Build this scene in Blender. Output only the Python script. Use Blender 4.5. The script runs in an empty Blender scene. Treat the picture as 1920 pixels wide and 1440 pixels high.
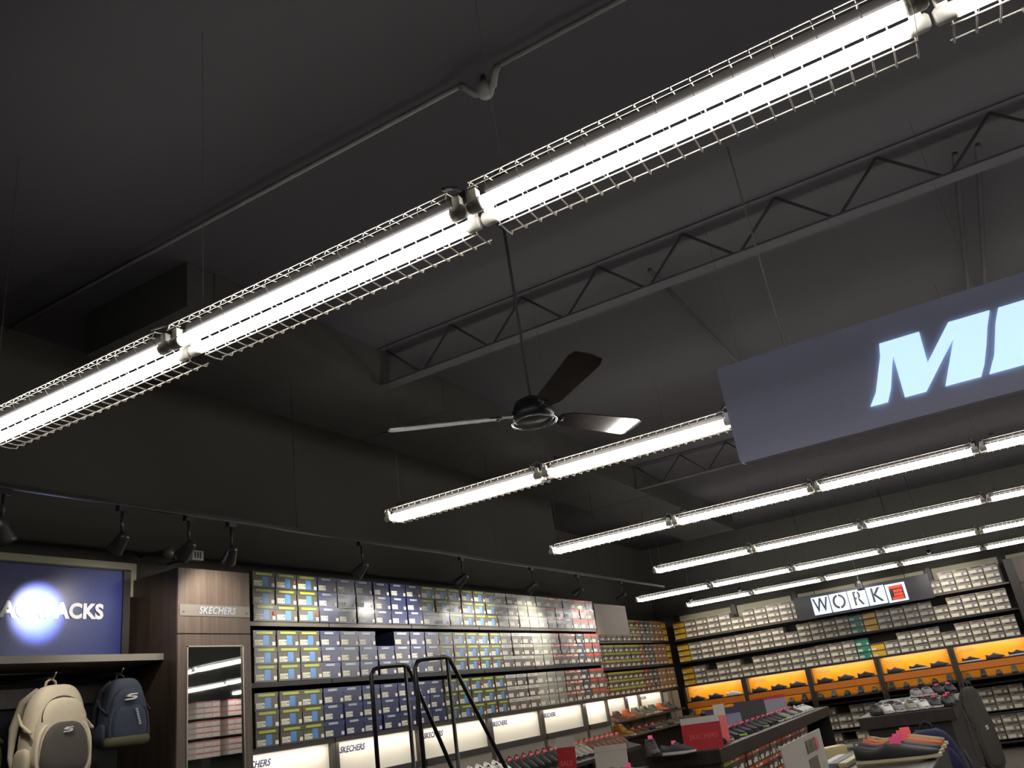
import bpy, bmesh, math, random
from mathutils import Vector, Matrix
random.seed(7)
SC = bpy.context.scene
COL = SC.collection
PI = math.pi

# ------------------------------------------------------------------ camera
CAM_H = 1.6
cd = bpy.data.cameras.new('camera'); cam = bpy.data.objects.new('camera', cd); COL.objects.link(cam)
cR = Vector((0.8585778, 0.4936095, -0.1385419)); cU = Vector((0.2958047, -0.2562338, 0.9202412)); cF = Vector((-0.4187406, 0.8310800, 0.3660086))
cam.matrix_world = Matrix(((cR.x, cU.x, -cF.x, 0), (cR.y, cU.y, -cF.y, 0), (cR.z, cU.z, -cF.z, CAM_H), (0, 0, 0, 1)))
cd.sensor_width = 36; cd.lens = 36*1547.8/1920; cd.clip_start = 0.05; cd.clip_end = 80
SC.camera = cam
# ------------------------------------------------------------------ world, exposure
w = bpy.data.worlds.new('world'); SC.world = w; w.use_nodes = True
w.node_tree.nodes['Background'].inputs[0].default_value = (0.5, 0.55, 0.6, 1)
w.node_tree.nodes['Background'].inputs[1].default_value = 0.002
SC.view_settings.view_transform = 'Standard'; SC.view_settings.look = 'None'
SC.view_settings.gamma = 1; SC.view_settings.exposure = 0.0; SC.view_settings.use_curve_mapping = False
TUBE_W = 22.0      # brightness of the fluorescent tubes
SPOT_W = 31.0      # watts of a track spotlight
LED_W = 1.5        # watts of a shelf LED strip

# ------------------------------------------------------------------ materials
def lin(c):
    return tuple((v/255/12.92 if v/255 <= .04045 else ((v/255+.055)/1.055)**2.4) for v in c)
MATS = {}
def mat(name, rgb, rough=.6, metal=0., spec=.5, emit=0., noise=0., nscale=20., bump=0., coat=0.):
    if name in MATS: return MATS[name]
    m = bpy.data.materials.new(name); m.use_nodes = True; nt = m.node_tree; b = nt.nodes['Principled BSDF']
    c = lin(rgb)
    b.inputs['Base Color'].default_value = (*c, 1); b.inputs['Roughness'].default_value = rough
    b.inputs['Metallic'].default_value = metal; b.inputs['Specular IOR Level'].default_value = spec
    b.inputs['Coat Weight'].default_value = coat; b.inputs['Coat Roughness'].default_value = .17
    if emit: b.inputs['Emission Color'].default_value = (*c, 1); b.inputs['Emission Strength'].default_value = emit
    if noise or bump:
        tc = nt.nodes.new('ShaderNodeTexCoord'); n = nt.nodes.new('ShaderNodeTexNoise')
        n.inputs['Scale'].default_value = nscale; n.inputs['Detail'].default_value = 4
        nt.links.new(tc.outputs['Object'], n.inputs['Vector'])
        if noise:
            r = nt.nodes.new('ShaderNodeMapRange'); r.inputs['To Min'].default_value = 1-noise; r.inputs['To Max'].default_value = 1+noise
            mx = nt.nodes.new('ShaderNodeVectorMath'); mx.operation = 'SCALE'; mx.inputs[0].default_value = c
            nt.links.new(n.outputs['Fac'], r.inputs['Value']); nt.links.new(r.outputs[0], mx.inputs['Scale'])
            nt.links.new(mx.outputs[0], b.inputs['Base Color'])
        if bump:
            bp = nt.nodes.new('ShaderNodeBump'); bp.inputs['Strength'].default_value = bump; bp.inputs['Distance'].default_value = .01
            nt.links.new(n.outputs['Fac'], bp.inputs['Height']); nt.links.new(bp.outputs[0], b.inputs['Normal'])
    MATS[name] = m; return m
def wood(name, rgb, scale=3.):
    if name in MATS: return MATS[name]
    m = mat(name, rgb, rough=.42, spec=.4); nt = m.node_tree; b = nt.nodes['Principled BSDF']
    tc = nt.nodes.new('ShaderNodeTexCoord'); mp = nt.nodes.new('ShaderNodeMapping'); mp.inputs['Scale'].default_value = (14, 14, .8)
    n = nt.nodes.new('ShaderNodeTexNoise'); n.inputs['Scale'].default_value = scale; n.inputs['Detail'].default_value = 6
    cr = nt.nodes.new('ShaderNodeValToRGB'); c = lin(rgb)
    cr.color_ramp.elements[0].position = .3; cr.color_ramp.elements[1].position = .7
    cr.color_ramp.elements[0].color = (c[0]*.75, c[1]*.72, c[2]*.7, 1); cr.color_ramp.elements[1].color = (c[0]*1.2, c[1]*1.2, c[2]*1.2, 1)
    nt.links.new(tc.outputs['Object'], mp.inputs[0]); nt.links.new(mp.outputs[0], n.inputs['Vector'])
    nt.links.new(n.outputs['Fac'], cr.inputs[0]); nt.links.new(cr.outputs[0], b.inputs['Base Color'])
    return m
M = lambda k: MATS[k]
mat('black_deck', (73, 71, 73), .95, spec=.12, noise=.10, nscale=.8); mat('housing_dark', (50, 49, 48), .95, spec=.05); mat('panel_amber', (214, 120, 24), .45); mat('black_paint', (66, 65, 63), .7, noise=.15, nscale=3)
mat('charcoal_wall', (72, 72, 66), .9, noise=.12, nscale=2); mat('pale_wall', (176, 172, 148), .85, noise=.06)
mat('floor_tile', (96, 90, 84), .35, noise=.15, nscale=4); mat('duct_metal', (66, 66, 62), .85, spec=.15, noise=.2, nscale=2)
mat('pipe_grey', (122, 121, 116), .5, noise=.1); mat('fixture_white', (205, 203, 198), .4); mat('socket_grey', (215, 213, 205), .45)
mat('guard_wire', (215, 208, 196), .3, metal=.6); mat('tube_glow', (255, 251, 247), .5, emit=TUBE_W)
mat('chrome', (222, 222, 225), .12, metal=1); mat('blade_chrome', (120, 118, 116), .2, metal=1, noise=.5, nscale=7); mat('fan_black', (34, 34, 36), .35)
mat('shelf_black', (38, 34, 32), .45); mat('shelf_edge', (104, 98, 90), .35, metal=.3); mat('track_black', (52, 52, 52), .35)
mat('upright_bronze', (74, 70, 62), .4, metal=.4); mat('lens_glow', (255, 240, 215), .3, emit=2.5)
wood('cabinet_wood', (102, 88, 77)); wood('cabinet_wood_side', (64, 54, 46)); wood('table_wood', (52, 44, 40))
mat('grey_strip', (128, 122, 112), .35, metal=.3); mat('mirror_glass', (232, 236, 235), .015, metal=1)
mat('sign_navy', (34, 42, 84), .3, noise=.06, nscale=60, spec=.5); mat('letter_white', (232, 234, 236), .5); mat('sign_blue', (30, 44, 108), .33, noise=.25, nscale=70)
mat('men_panel', (172, 176, 206), .42, spec=.45, noise=.04, nscale=5); mat('men_letter', (188, 220, 246), .4, emit=1.15)
mat('panel_white', (232, 226, 208), .45); mat('panel_orange', (236, 150, 18), .4); mat('ink_navy', (38, 44, 92), .5); mat('ink_grey', (120, 112, 92), .5)
mat('shelf_trim', (138, 132, 120), .4, noise=.05); mat('riser_grey', (140, 132, 118), .6); mat('beige_board', (160, 144, 128), .6, noise=.05, nscale=3)
mat('work_black', (44, 45, 47), .6); mat('work_tile', (205, 220, 242), .4, emit=.6); mat('work_ink', (52, 56, 66), .6); mat('work_red', (226, 66, 36), .5, emit=.7)
mat('ladder_black', (26, 24, 23), .3, spec=.5); mat('card_white', (190, 184, 172), .55); mat('card_red', (176, 30, 38), .5); mat('card_red_dark', (226, 112, 112), .5)
mat('card_lilac', (140, 134, 150), .5); mat('card_navy', (44, 40, 84), .5); mat('card_brown', (104, 92, 76), .6); mat('cream', (214, 200, 150), .6)
mat('label_white', (226, 224, 204), .45); mat('sticker_white', (232, 230, 220), .45); mat('sticker_orange', (226, 92, 66), .5)
mat('tag_pink', (240, 84, 92), .6); mat('tag_magenta', (236, 80, 130), .6); mat('sticker_pink', (224, 120, 118), .5)
GL = dict(spec=.45, coat=.7)
mat('box_olive', (84, 80, 62), .32, **GL); mat('box_olive_lid', (74, 74, 50), .3, **GL); mat('lime', (176, 186, 50), .4, **GL); mat('sky_blue', (84, 140, 204), .3, **GL)
mat('box_navy', (38, 46, 84), .28, **GL); mat('box_navy_lid', (44, 54, 100), .26, **GL); mat('logo_silver', (170, 176, 188), .35, **GL)
mat('box_slate', (54, 57, 76), .28, **GL); mat('box_slate_lid', (64, 67, 86), .26, **GL)
mat('box_taupe', (104, 92, 82), .4, **GL); mat('lid_white', (216, 210, 192), .35, **GL); mat('box_pale', (158, 158, 142), .4, **GL); mat('box_pale_lid', (176, 176, 160), .36, **GL)
mat('lid_red', (204, 66, 44), .35, **GL); mat('lid_orange', (226, 92, 40), .35, **GL); mat('box_dark', (62, 60, 66), .4, **GL); mat('lid_dark', (44, 52, 62), .35, **GL)
mat('box_brown', (84, 56, 48), .4, **GL); mat('lid_rust', (170, 88, 62), .4, **GL); mat('box_char', (70, 72, 76), .4, **GL); mat('box_kraft', (150, 106, 66), .5); mat('lid_kraft', (176, 132, 88), .5)
mat('box_yellow', (226, 182, 40), .4, **GL); mat('lid_yellow', (110, 76, 20), .5); mat('box_work', (146, 132, 112), .4, **GL); mat('lid_work', (140, 130, 112), .4, **GL)
mat('edge_plum', (58, 50, 70), .5); mat('box_green', (52, 140, 112), .4, **GL); mat('lid_green', (36, 86, 72), .4); mat('box_pink', (226, 176, 168), .4); mat('lid_pink', (208, 74, 84), .4); mat('box_white', (226, 218, 208), .4)
mat('pack_stone', (206, 194, 168), .85, noise=.06, nscale=60, bump=.15); mat('pack_grey', (84, 78, 72), .8, noise=.1, nscale=30, bump=.15); mat('pack_piping', (226, 212, 182), .6)
mat('pack_navy', (48, 56, 72), .75, noise=.08, nscale=40, bump=.15); mat('pack_olive', (84, 80, 58), .8, noise=.1); mat('pack_dark', (38, 40, 42), .8, noise=.1, bump=.1); mat('strap_dark', (40, 36, 44), .8)
mat('logo_white', (236, 236, 232), .5); mat('pack_royal', (22, 28, 66), .8, noise=.08, bump=.1); mat('pack_smoke', (76, 72, 66), .85, noise=.15, nscale=25, bump=.2)
mat('zip_dark', (66, 60, 52), .7); mat('steel_rail', (150, 142, 128), .3, metal=.9)
mat('shoe_black', (30, 30, 31), .6); mat('shoe_char', (62, 60, 62), .7); mat('shoe_white', (222, 220, 212), .6); mat('shoe_grey', (140, 136, 136), .7); mat('shoe_tan', (160, 132, 86), .75)
mat('shoe_brown', (104, 70, 48), .7); mat('shoe_wheat', (196, 138, 44), .8); mat('shoe_rust', (196, 92, 40), .7); mat('shoe_taupe', (128, 108, 88), .8); mat('shoe_olive', (92, 88, 70), .8); mat('shoe_stone', (150, 146, 132), .7)
mat('sole_black', (34, 32, 32), .6); mat('sole_white', (206, 204, 198), .6); mat('sole_cream', (206, 196, 160), .6); mat('sole_gum', (168, 130, 84), .6); mat('sole_lime', (164, 190, 92), .6); mat('shoe_lining', (40, 34, 34), .9); mat('lace', (70, 66, 66), .8)

# ------------------------------------------------------------------ mesh builder
class MB:
    def __init__(s): s.v = []; s.f = []; s.m = []; s.k = []; s.sm = []
    def mi(s, m):
        if m not in s.k: s.k.append(m)
        return s.k.index(m)
    def add(s, vs, fs, m, smooth=False, T=None):
        o = len(s.v); s.v += [tuple(T @ Vector(p)) if T else tuple(p) for p in vs]
        i = s.mi(m)
        for f in fs: s.f.append(tuple(a+o for a in f)); s.m.append(i); s.sm.append(smooth)
        return s
    def box(s, x0, x1, y0, y1, z0, z1, m, T=None):
        vs = [(x0,y0,z0),(x1,y0,z0),(x1,y1,z0),(x0,y1,z0),(x0,y0,z1),(x1,y0,z1),(x1,y1,z1),(x0,y1,z1)]
        return s.add(vs, [(0,3,2,1),(4,5,6,7),(0,1,5,4),(1,2,6,5),(2,3,7,6),(3,0,4,7)], m, T=T)
    def bevbox(s, x0, x1, y0, y1, z0, z1, m, b=.01, T=None):
        bm = bmesh.new(); bmesh.ops.create_cube(bm, size=1)
        for v in bm.verts: v.co = Vector(((x0+x1)/2+v.co.x*(x1-x0), (y0+y1)/2+v.co.y*(y1-y0), (z0+z1)/2+v.co.z*(z1-z0)))
        bmesh.ops.bevel(bm, geom=bm.edges[:], offset=b, segments=2, affect='EDGES', profile=.6)
        bm.verts.index_update(); vs = [v.co[:] for v in bm.verts]; fs = [tuple(v.index for v in f.verts) for f in bm.faces]; bm.free()
        return s.add(vs, fs, m, T=T)
    def tube(s, pts, r, m, n=8, closed=False, smooth=True, T=None):
        P = [Vector(p) for p in pts]; N = len(P); vs = []; rs = r if isinstance(r, (list, tuple)) else [r]*N
        up = None
        for i, p in enumerate(P):
            a = P[(i-1) % N] if (i or closed) else P[0]; b = P[(i+1) % N] if (i < N-1 or closed) else P[-1]
            t = (b-a).normalized()
            if up is None: up = t.orthogonal().normalized()
            u = (up - t*up.dot(t))
            u = u.normalized() if u.length > 1e-6 else t.orthogonal().normalized()
            up = u; q = t.cross(u)
            for k in range(n):
                an = 2*PI*k/n; vs.append(p + (u*math.cos(an)+q*math.sin(an))*rs[i])
        fs = []
        for i in range(N if closed else N-1):
            j = (i+1) % N
            for k in range(n): fs.append((i*n+k, i*n+(k+1) % n, j*n+(k+1) % n, j*n+k))
        if not closed: fs += [tuple(range(n))[::-1], tuple((N-1)*n+k for k in range(n))]
        return s.add(vs, fs, m, smooth, T)
    def lathe(s, prof, m, n=24, T=None, smooth=True):
        vs = []; fs = []
        for r, z in prof:
            for k in range(n): vs.append((r*math.cos(2*PI*k/n), r*math.sin(2*PI*k/n), z))
        for i in range(len(prof)-1):
            for k in range(n): fs.append((i*n+k, i*n+(k+1) % n, (i+1)*n+(k+1) % n, (i+1)*n+k))
        if prof[0][0] > 1e-4: fs.append(tuple(range(n))[::-1])
        if prof[-1][0] > 1e-4: fs.append(tuple((len(prof)-1)*n+k for k in range(n)))
        return s.add(vs, fs, m, smooth, T)
    def prism(s, poly, y0, y1, m, T=None):   # polygon in xz extruded along y
        n = len(poly); vs = [(a, y0, b) for a, b in poly]+[(a, y1, b) for a, b in poly]
        fs = [tuple(range(n)), tuple(range(2*n-1, n-1, -1))]+[(i, i+n, (i+1) % n+n, (i+1) % n) for i in range(n)]
        return s.add(vs, fs, m, T=T)
    def quad(s, x0, x1, z0, z1, y, m, T=None):   # thin sticker on a face that looks towards -y
        return s.box(x0, x1, y, y+.0012, z0, z1, m, T=T)
    def mesh(s, name):
        me = bpy.data.meshes.new(name); me.from_pydata(s.v, [], s.f)
        for k in s.k: me.materials.append(MATS[k])
        me.polygons.foreach_set('material_index', s.m); me.polygons.foreach_set('use_smooth', s.sm); me.update()
        return me
    def build(s, name, parent=None, loc=None, rz=0.):
        me = s.mesh(name); bm = bmesh.new(); bm.from_mesh(me); bmesh.ops.recalc_face_normals(bm, faces=bm.faces[:]); bm.to_mesh(me); bm.free()
        return link(name, me, parent, loc, rz)
def link(name, me, parent=None, loc=None, rz=0.):
    o = bpy.data.objects.new(name, me); COL.objects.link(o)
    if parent is not None: o.parent = parent
    if loc is not None: o.location = loc
    if rz: o.rotation_euler = (0, 0, rz)
    return o
def tag(o, label, cat, group=None, kind=None):
    if label: o['label'] = label
    if cat: o['category'] = cat
    if group: o['group'] = group
    if kind: o['kind'] = kind
    return o
def thing(name, label, cat, loc=(0,0,0), rz=0., group=None):
    return tag(link(name, None, None, loc, rz), label, cat, group)
def struct(name, mb, label=None):
    o = mb.build(name); o['kind'] = 'structure'
    if label: o['label'] = label
    return o
def light(kind, name, loc, energy, parent=None, aim=None, color=(1, .93, .84), **kw):
    d = bpy.data.lights.new(name, kind); d.energy = energy; d.color = color
    for k, v in kw.items(): setattr(d, k, v)
    o = bpy.data.objects.new(name, d); COL.objects.link(o); o.location = loc
    if aim is not None: o.rotation_euler = (Vector(aim)-Vector(loc)).to_track_quat('-Z', 'Y').to_euler()
    if parent is not None:
        o.parent = parent; o.matrix_parent_inverse = Matrix.Translation(-Vector(parent.location))
    return o
ORD = ['', 'first', 'second', 'third', 'fourth', 'fifth', 'sixth', 'seventh', 'eighth', 'ninth', 'tenth', 'eleventh', 'twelfth', 'thirteenth', 'fourteenth', 'fifteenth',
       'sixteenth', 'seventeenth', 'eighteenth', 'nineteenth', 'twentieth', 'twenty-first', 'twenty-second', 'twenty-third', 'twenty-fourth', 'twenty-fifth', 'twenty-sixth', 'twenty-seventh', 'twenty-eighth', 'twenty-ninth', 'thirtieth']
def text_mesh(body, size, m, extrude=.004, offset=0., shear=0., sx=1., name='lettering'):
    c = bpy.data.curves.new(name, 'FONT'); c.body = body; c.size = size; c.extrude = extrude; c.offset = offset; c.shear = shear
    c.align_x = 'CENTER'; c.align_y = 'CENTER'; c.resolution_u = 4; c.space_character = 1.05
    o = bpy.data.objects.new(name, c); COL.objects.link(o)
    dg = bpy.context.evaluated_depsgraph_get(); dg.update()
    me = bpy.data.meshes.new_from_object(o.evaluated_get(dg)); bpy.data.objects.remove(o); bpy.data.curves.remove(c)
    me.transform(Matrix.Scale(sx, 4, (1, 0, 0))); me.transform(Matrix.Rotation(PI/2, 4, 'X'))   # faces -y, upright
    me.materials.clear(); me.materials.append(MATS[m]); me.name = name
    return me
FACE_X = PI/2      # turn a thing built to face -y so that it faces +x

# ------------------------------------------------------------------ the room
CEIL = 4.3; XR = 8.0; YB = 16.4; YF = -4.0; XL1 = -4.86; XL2 = -5.86; YJ = 10.28
struct('floor', MB().box(-6.1, XR+.2, YF-.2, YB+.2, -.2, 0, 'floor_tile'))
c = MB().box(-6.1, XR+.2, YF-.2, YB+.2, CEIL, CEIL+.25, 'black_deck')
struct('ceiling', c)
struct('wall_left', MB().box(XL1-.2, XL1, YF, YJ, 0, CEIL, 'charcoal_wall').box(XL2-.2, XL2, YJ-.2, YB, 0, CEIL, 'charcoal_wall').box(XL2, XL1-.2, YJ-.2, YJ, 0, CEIL, 'charcoal_wall'))
struct('wall_back', MB().box(XL2-.2, XR, YB, YB+.2, 0, CEIL, 'charcoal_wall'))
struct('wall_right', MB().box(XR, XR+.2, YF, YB+.2, 0, CEIL, 'charcoal_wall'))
struct('wall_front', MB().box(XL1-.2, XR+.2, YF-.2, YF, 0, CEIL, 'charcoal_wall'))
t = MB()
for k in range(5):   # pale strip of wall seen above the boxes, broken by the dark uprights
    t.box(-5.35+1.16*k, -4.32+1.16*k, YB-.03, YB, 2.40, 2.885, 'pale_wall')
t.box(.45, 3.0, YB-.03, YB, 2.3, 2.88, 'pale_wall')
struct('trim_1', t, 'pale wall strip above the work shoe boxes')
struct('trim_2', MB().box(XL2, XL2+.03, 11.2, 15.3, 2.40, 2.86, 'pale_wall'), 'pale wall strip above the far left boxes')
struct('trim_3', MB().box(XL1, XL1+.14, 1.4, 3.58, 2.62, 2.835, 'pale_wall'), 'pale strip of wall above the lit backpack sign')

# ceiling things
b = MB().box(-4.36, -3.45, 2.9, 14.6, 4.00, 4.295, 'duct_metal')
for k in range(4): b.box(-4.363, -3.447, 3.1+2.44*k, 3.12+2.44*k, 3.997, 4.297, 'duct_metal')
tag(b.build('air_duct'), 'wide flat dark duct running overhead along the left wall', 'air duct')
def joist(y, label):
    r = thing('steel_joist', label, 'steel joist', (0, y, CEIL), 0, 'open web joists under the deck')
    MB().box(-3.44, XR-.01, -.055, .055, -.31, -.295, 'black_deck').build('bottom_chord', r)
    MB().box(-3.44, XR-.01, -.055, .055, -.012, -.002, 'black_deck').build('top_chord', r)
    m = MB(); x = -3.4; u = 0
    while x < XR-.4:
        m.tube([(x, 0, -.30 if u else -.012), (x+.3, 0, -.012 if u else -.30)], .009, 'black_deck', 6); x += .3; u = 1-u
    m.build('web_bars', r)
joist(4.72, 'dark open web joist overhead nearest the camera, in front of the large sign')
joist(9.9, 'dark open web joist overhead between the third and fourth light rows')
p = thing('ceiling_pipe', 'thin dark pipe crossing the ceiling in front of the nearest light row', 'pipe', (0, 2.674, 4.27))
MB().tube([(-4.8, 0, 0), (-1.38, 0, 0)], .011, 'pipe_grey').tube([(-1.18, 0, 0), (6, 0, 0)], .011, 'pipe_grey').build('pipe', p)
MB().tube([(-1.38, 0, 0), (-1.355, 0, -.03), (-1.33, .03, -.055), (-1.28, .045, -.07), (-1.23, .03, -.055), (-1.20, 0, -.025), (-1.18, 0, 0)], .017, 'pipe_grey', 10).build('offset_bend', p)
MB().lathe([(.0, -.035), (.032, -.033), (.042, -.012), (.042, .02), (.02, .04), (.013, .075)], 'pipe_grey', 16, Matrix.Translation((-1.28, .04, -.05))).build('junction_hub', p)
for x, lb in ((-1.30, 'thin dark conduit running away above the left end of the large hanging sign'), (.59, 'left of two parallel conduits above the large hanging sign'), (.71, 'right of two parallel conduits above the large hanging sign')):
    tag(MB().tube([(x, 4.86, 4.2), (x, 8.2, 4.2)], .017, 'black_deck').build('ceiling_conduit'), lb, 'conduit', 'conduits under the ceiling')

# ------------------------------------------------------------------ fluorescent fixtures
LZ = 2.926; FL = 1.2202
fx = {}
fx['housing'] = MB().bevbox(-.555, .555, -.030, .030, .040, .070, 'housing_dark', .004).mesh('housing')
g = MB()
prof = [(-.085, .045), (-.088, .0), (-.062, -.028), (-.02, -.04), (.03, -.04), (.075, -.03), (.112, .004), (.118, .045)]
for y, z in ((-.080, .052), (-.088, .030), (.066, .010), (.074, -.012), (.152, .004)): g.tube([(-.575, y, z), (.575, y, z)], .0024, 'guard_wire', 5)
for k in range(24):
    x = -.570+.0496*k
    g.tube([(x, .030, .050), (x, .066, .012), (x, .074, -.012), (x, .115, -.014), (x, .146, -.010), (x, .152, .006)], .0026, 'guard_wire', 5)
    g.tube([(x, -.035, .06), (x, -.080, .052), (x, -.088, .030)], .0020, 'guard_wire', 4)
    if k % 2: g.tube([(x, -.088, .030), (x, -.05, -.028), (x, .04, -.030), (x, .074, -.012)], .0011, 'guard_wire', 4)
fx['wire_guard'] = g.mesh('wire_guard')
fx['lamp_tube'] = MB().tube([(-.56, 0, 0), (.56, 0, 0)], .0195, 'tube_glow', 12).mesh('lamp_tube')
fx['end_cap'] = MB().tube([(-.024, 0, 0), (-.018, 0, 0), (.018, 0, 0), (.024, 0, 0)], [.015, .021, .021, .0195], 'socket_grey', 12).box(-.012, .012, -.012, .012, .0, .05, 'socket_grey').mesh('end_cap')
fx['hanger'] = MB().tube([(0, 0, .08), (0, 0, CEIL-LZ)], .0008, 'black_deck', 5).box(-.02, .02, -.02, .02, .08, .10, 'track_black').mesh('hanger')
fx['joint'] = MB().bevbox(-.024, .024, -.03, .03, .03, .075, 'track_black', .005).tube([(-.014, -.09, .06), (-.01, -.02, .1), (.01, .05, .09), (.014, .1, .05)], .006, 'track_black', 6).mesh('joint')
GROUPNAME = ['nearest row of lights', 'second row of lights', 'third row of lights', 'fourth row of lights', 'fifth row of lights', 'sixth and farthest row of lights']
ROWS = [(1.791, -2.160-FL, 6), (4.514, -2.145-FL, 7), (7.011, -2.172-FL, 7), (9.740, -2.166-FL, 9), (12.513, -3.509-FL, 10), (14.936, -3.503-FL, 10)]
for ri, (ry, x0, n) in enumerate(ROWS):
    for k in range(n):
        where = 'at its left end' if k == 0 else ('%s from its left end' % ORD[k+1])
        r = thing('strip_light', 'lit twin tube light in the %s, %s' % (GROUPNAME[ri].replace(' of lights', ''), where), 'strip light', (x0+FL*(k+.5), ry, LZ), 0, GROUPNAME[ri])
        link('housing', fx['housing'], r); link('wire_guard', fx['wire_guard'], r)
        for y in (-.040, .040):
            link('lamp_tube', fx['lamp_tube'], r, (0, y, 0))
            link('end_cap', fx['end_cap'], r, (-.582, y, 0)); link('end_cap', fx['end_cap'], r, (.582, y, 0), PI)
        link('hanger', fx['hanger'], r, (-.5, 0, 0)); link('joint', fx['joint'], r, (.583, 0, 0))

# ------------------------------------------------------------------ ceiling fan
f = thing('ceiling_fan', 'black ceiling fan with chrome ring and three shiny blades', 'ceiling fan', (-1.785, 3.738, 3.0))
MB().lathe([(0, .0), (.09, .0), (.11, .012), (.112, .06), (.09, .11), (.03, .14)], 'fan_black', 28).build('motor', f)
m = MB(); m.tube([(.118*math.cos(2*PI*k/36), .118*math.sin(2*PI*k/36), -.004) for k in range(36)], .0062, 'chrome', 8, True); m.build('chrome_ring', f)
MB().tube([(0, 0, .12), (0, 0, CEIL-3.0)], .009, 'black_deck').build('downrod', f)
MB().lathe([(.02, 1.20), (.05, 1.25), (.06, 1.299)], 'black_deck').build('ceiling_canopy', f)
for a, pit in ((-146, -13), (-42, -16), (66, -14)):
    T = Matrix.Rotation(math.radians(a), 4, 'Z') @ Matrix.Rotation(math.radians(pit), 4, 'X')
    T = Matrix.Translation((0, 0, .035)) @ T
    b = MB(); n = 10; vs = []; 
    out = [(.17, -.035), (.24, -.062), (.70, -.080), (.755, -.066), (.77, .0), (.755, .066), (.70, .080), (.24, .062), (.17, .035)]
    b.add([(x, y, .003) for x, y in out]+[(x, y, -.003) for x, y in out], [tuple(range(9)), tuple(range(17, 8, -1))]+[(i, i+9, (i+1) % 9+9, (i+1) % 9) for i in range(9)], 'blade_chrome', T=T)
    bo = b.build('blade', f)
    MB().box(.08, .2, -.018, .018, -.006, .006, 'chrome', T).tube([(.19, 0, -.012), (.19, 0, .012)], .01, 'fan_black', 8, T=T).build('blade_arm', bo)

# ------------------------------------------------------------------ large MENS sign
SY = 4.0; sx0, sx1, sz0, sz1 = -.846, 2.35, 2.563, 3.071
s = thing('hanging_sign', 'large dark blue hanging sign with bright white slanted letters', 'sign', (0, 0, 0))
poly = []
for cx_, cz_, a0 in ((sx0+.02, sz0+.02, 180), (sx1-.02, sz0+.02, 270), (sx1-.02, sz1-.02, 0), (sx0+.02, sz1-.02, 90)):
    for k in range(5): a = math.radians(a0+22.5*k); poly.append((cx_+.02*math.cos(a), cz_+.02*math.sin(a)))
MB().prism(poly, SY, SY+.055, 'men_panel').build('sign_panel', s)
LT = {'letter_m': [(-.086,2.942),(.088,2.942),(.079,2.79),(.212,2.945),(.381,2.943),(.350,2.875),(.323,2.80),(.288,2.715),(.259,2.664),(.115,2.665),(.214,2.874),(.035,2.664),(-.055,2.665),(-.046,2.877),(-.10,2.72),(-.129,2.664),(-.204,2.665),(-.165,2.72),(-.10,2.88)],
      'letter_e': [(.415,2.942),(.385,2.88),(.335,2.74),(.292,2.665),(.70,2.665),(.73,2.725),(.50,2.725),(.52,2.775),(.72,2.775),(.745,2.83),(.54,2.83),(.56,2.88),(.79,2.88),(.815,2.942)],
      'letter_n': [(.86,2.942),(.755,2.665),(.87,2.665),(.94,2.85),(1.06,2.665),(1.19,2.665),(1.295,2.942),(1.18,2.942),(1.11,2.76),(.99,2.942)],
      'letter_s': [(1.40,2.942),(1.36,2.79),(1.66,2.76),(1.64,2.725),(1.29,2.725),(1.26,2.665),(1.75,2.665),(1.79,2.81),(1.49,2.84),(1.50,2.88),(1.84,2.88),(1.86,2.942)]}
for k, pts in LT.items(): MB().prism(pts, SY-.012, SY-.001, 'men_letter').build(k, s)
for x in (-.5, 2.0): MB().tube([(x, SY+.03, sz1), (x, SY+.03, CEIL)], .004, 'pipe_grey', 6).build('suspension_rod', s)

# ------------------------------------------------------------------ track lighting
TX = -3.9; TZ = 2.93
MB_ = MB().box(TX-.018, TX+.018, -1.0, 11.5, TZ-.0, TZ+.02, 'track_black').box(TX+.012, TX+.018, -1, 11.5, TZ-.006, TZ, 'shelf_edge')
tr = thing('lighting_track', 'thin dark lighting track hanging along the left wall', 'lighting track')
MB_.build('rail', tr)
for y in (-.5, 2.0, 4.2, 6.9, 9.4, 11.2): MB().tube([(TX, y, TZ+.02), (TX, y, 3.995 if y > 2.9 else CEIL)], .003, 'track_black', 6).build('suspension_rod', tr)
HL = [(2.22, 'far left, above the lit backpack sign', 2.22), (2.86, 'above the middle of the backpack sign', 2.9), (3.30, 'above the shelf end beside the cabinet', 3.3), (3.62, 'right above the tall wood cabinet', 3.9),
      (4.87, 'above the first navy shoe boxes', 4.9), (6.24, 'above the second block of navy boxes', 6.1), (7.54, 'above the white lidded shoe boxes', 7.4), (8.63, 'above the orange lidded shoe boxes', 8.5), (9.90, 'above the plain beige board, far end of the track', 9.9)]
HS = .78
head = MB().lathe([(.018, .06), (.036, .045), (.042, .0), (.055, -.075), (.062, -.10), (.05, -.10), (.04, -.06), (.0, -.06)], 'track_black', 20)
headm = head.mesh('lamp_head'); bm = bmesh.new(); bm.from_mesh(headm); bmesh.ops.recalc_face_normals(bm, faces=bm.faces[:]); bm.to_mesh(headm); bm.free()
lensm = MB().lathe([(0, -.064), (.034, -.066)], 'lens_glow', 16).mesh('lens')
stemm = MB().box(-.016, .016, -.03, .03, .155, .19, 'track_black').tube([(0, 0, .16), (0, 0, .03)], .009, 'track_black', 8).mesh('stem')
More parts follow.
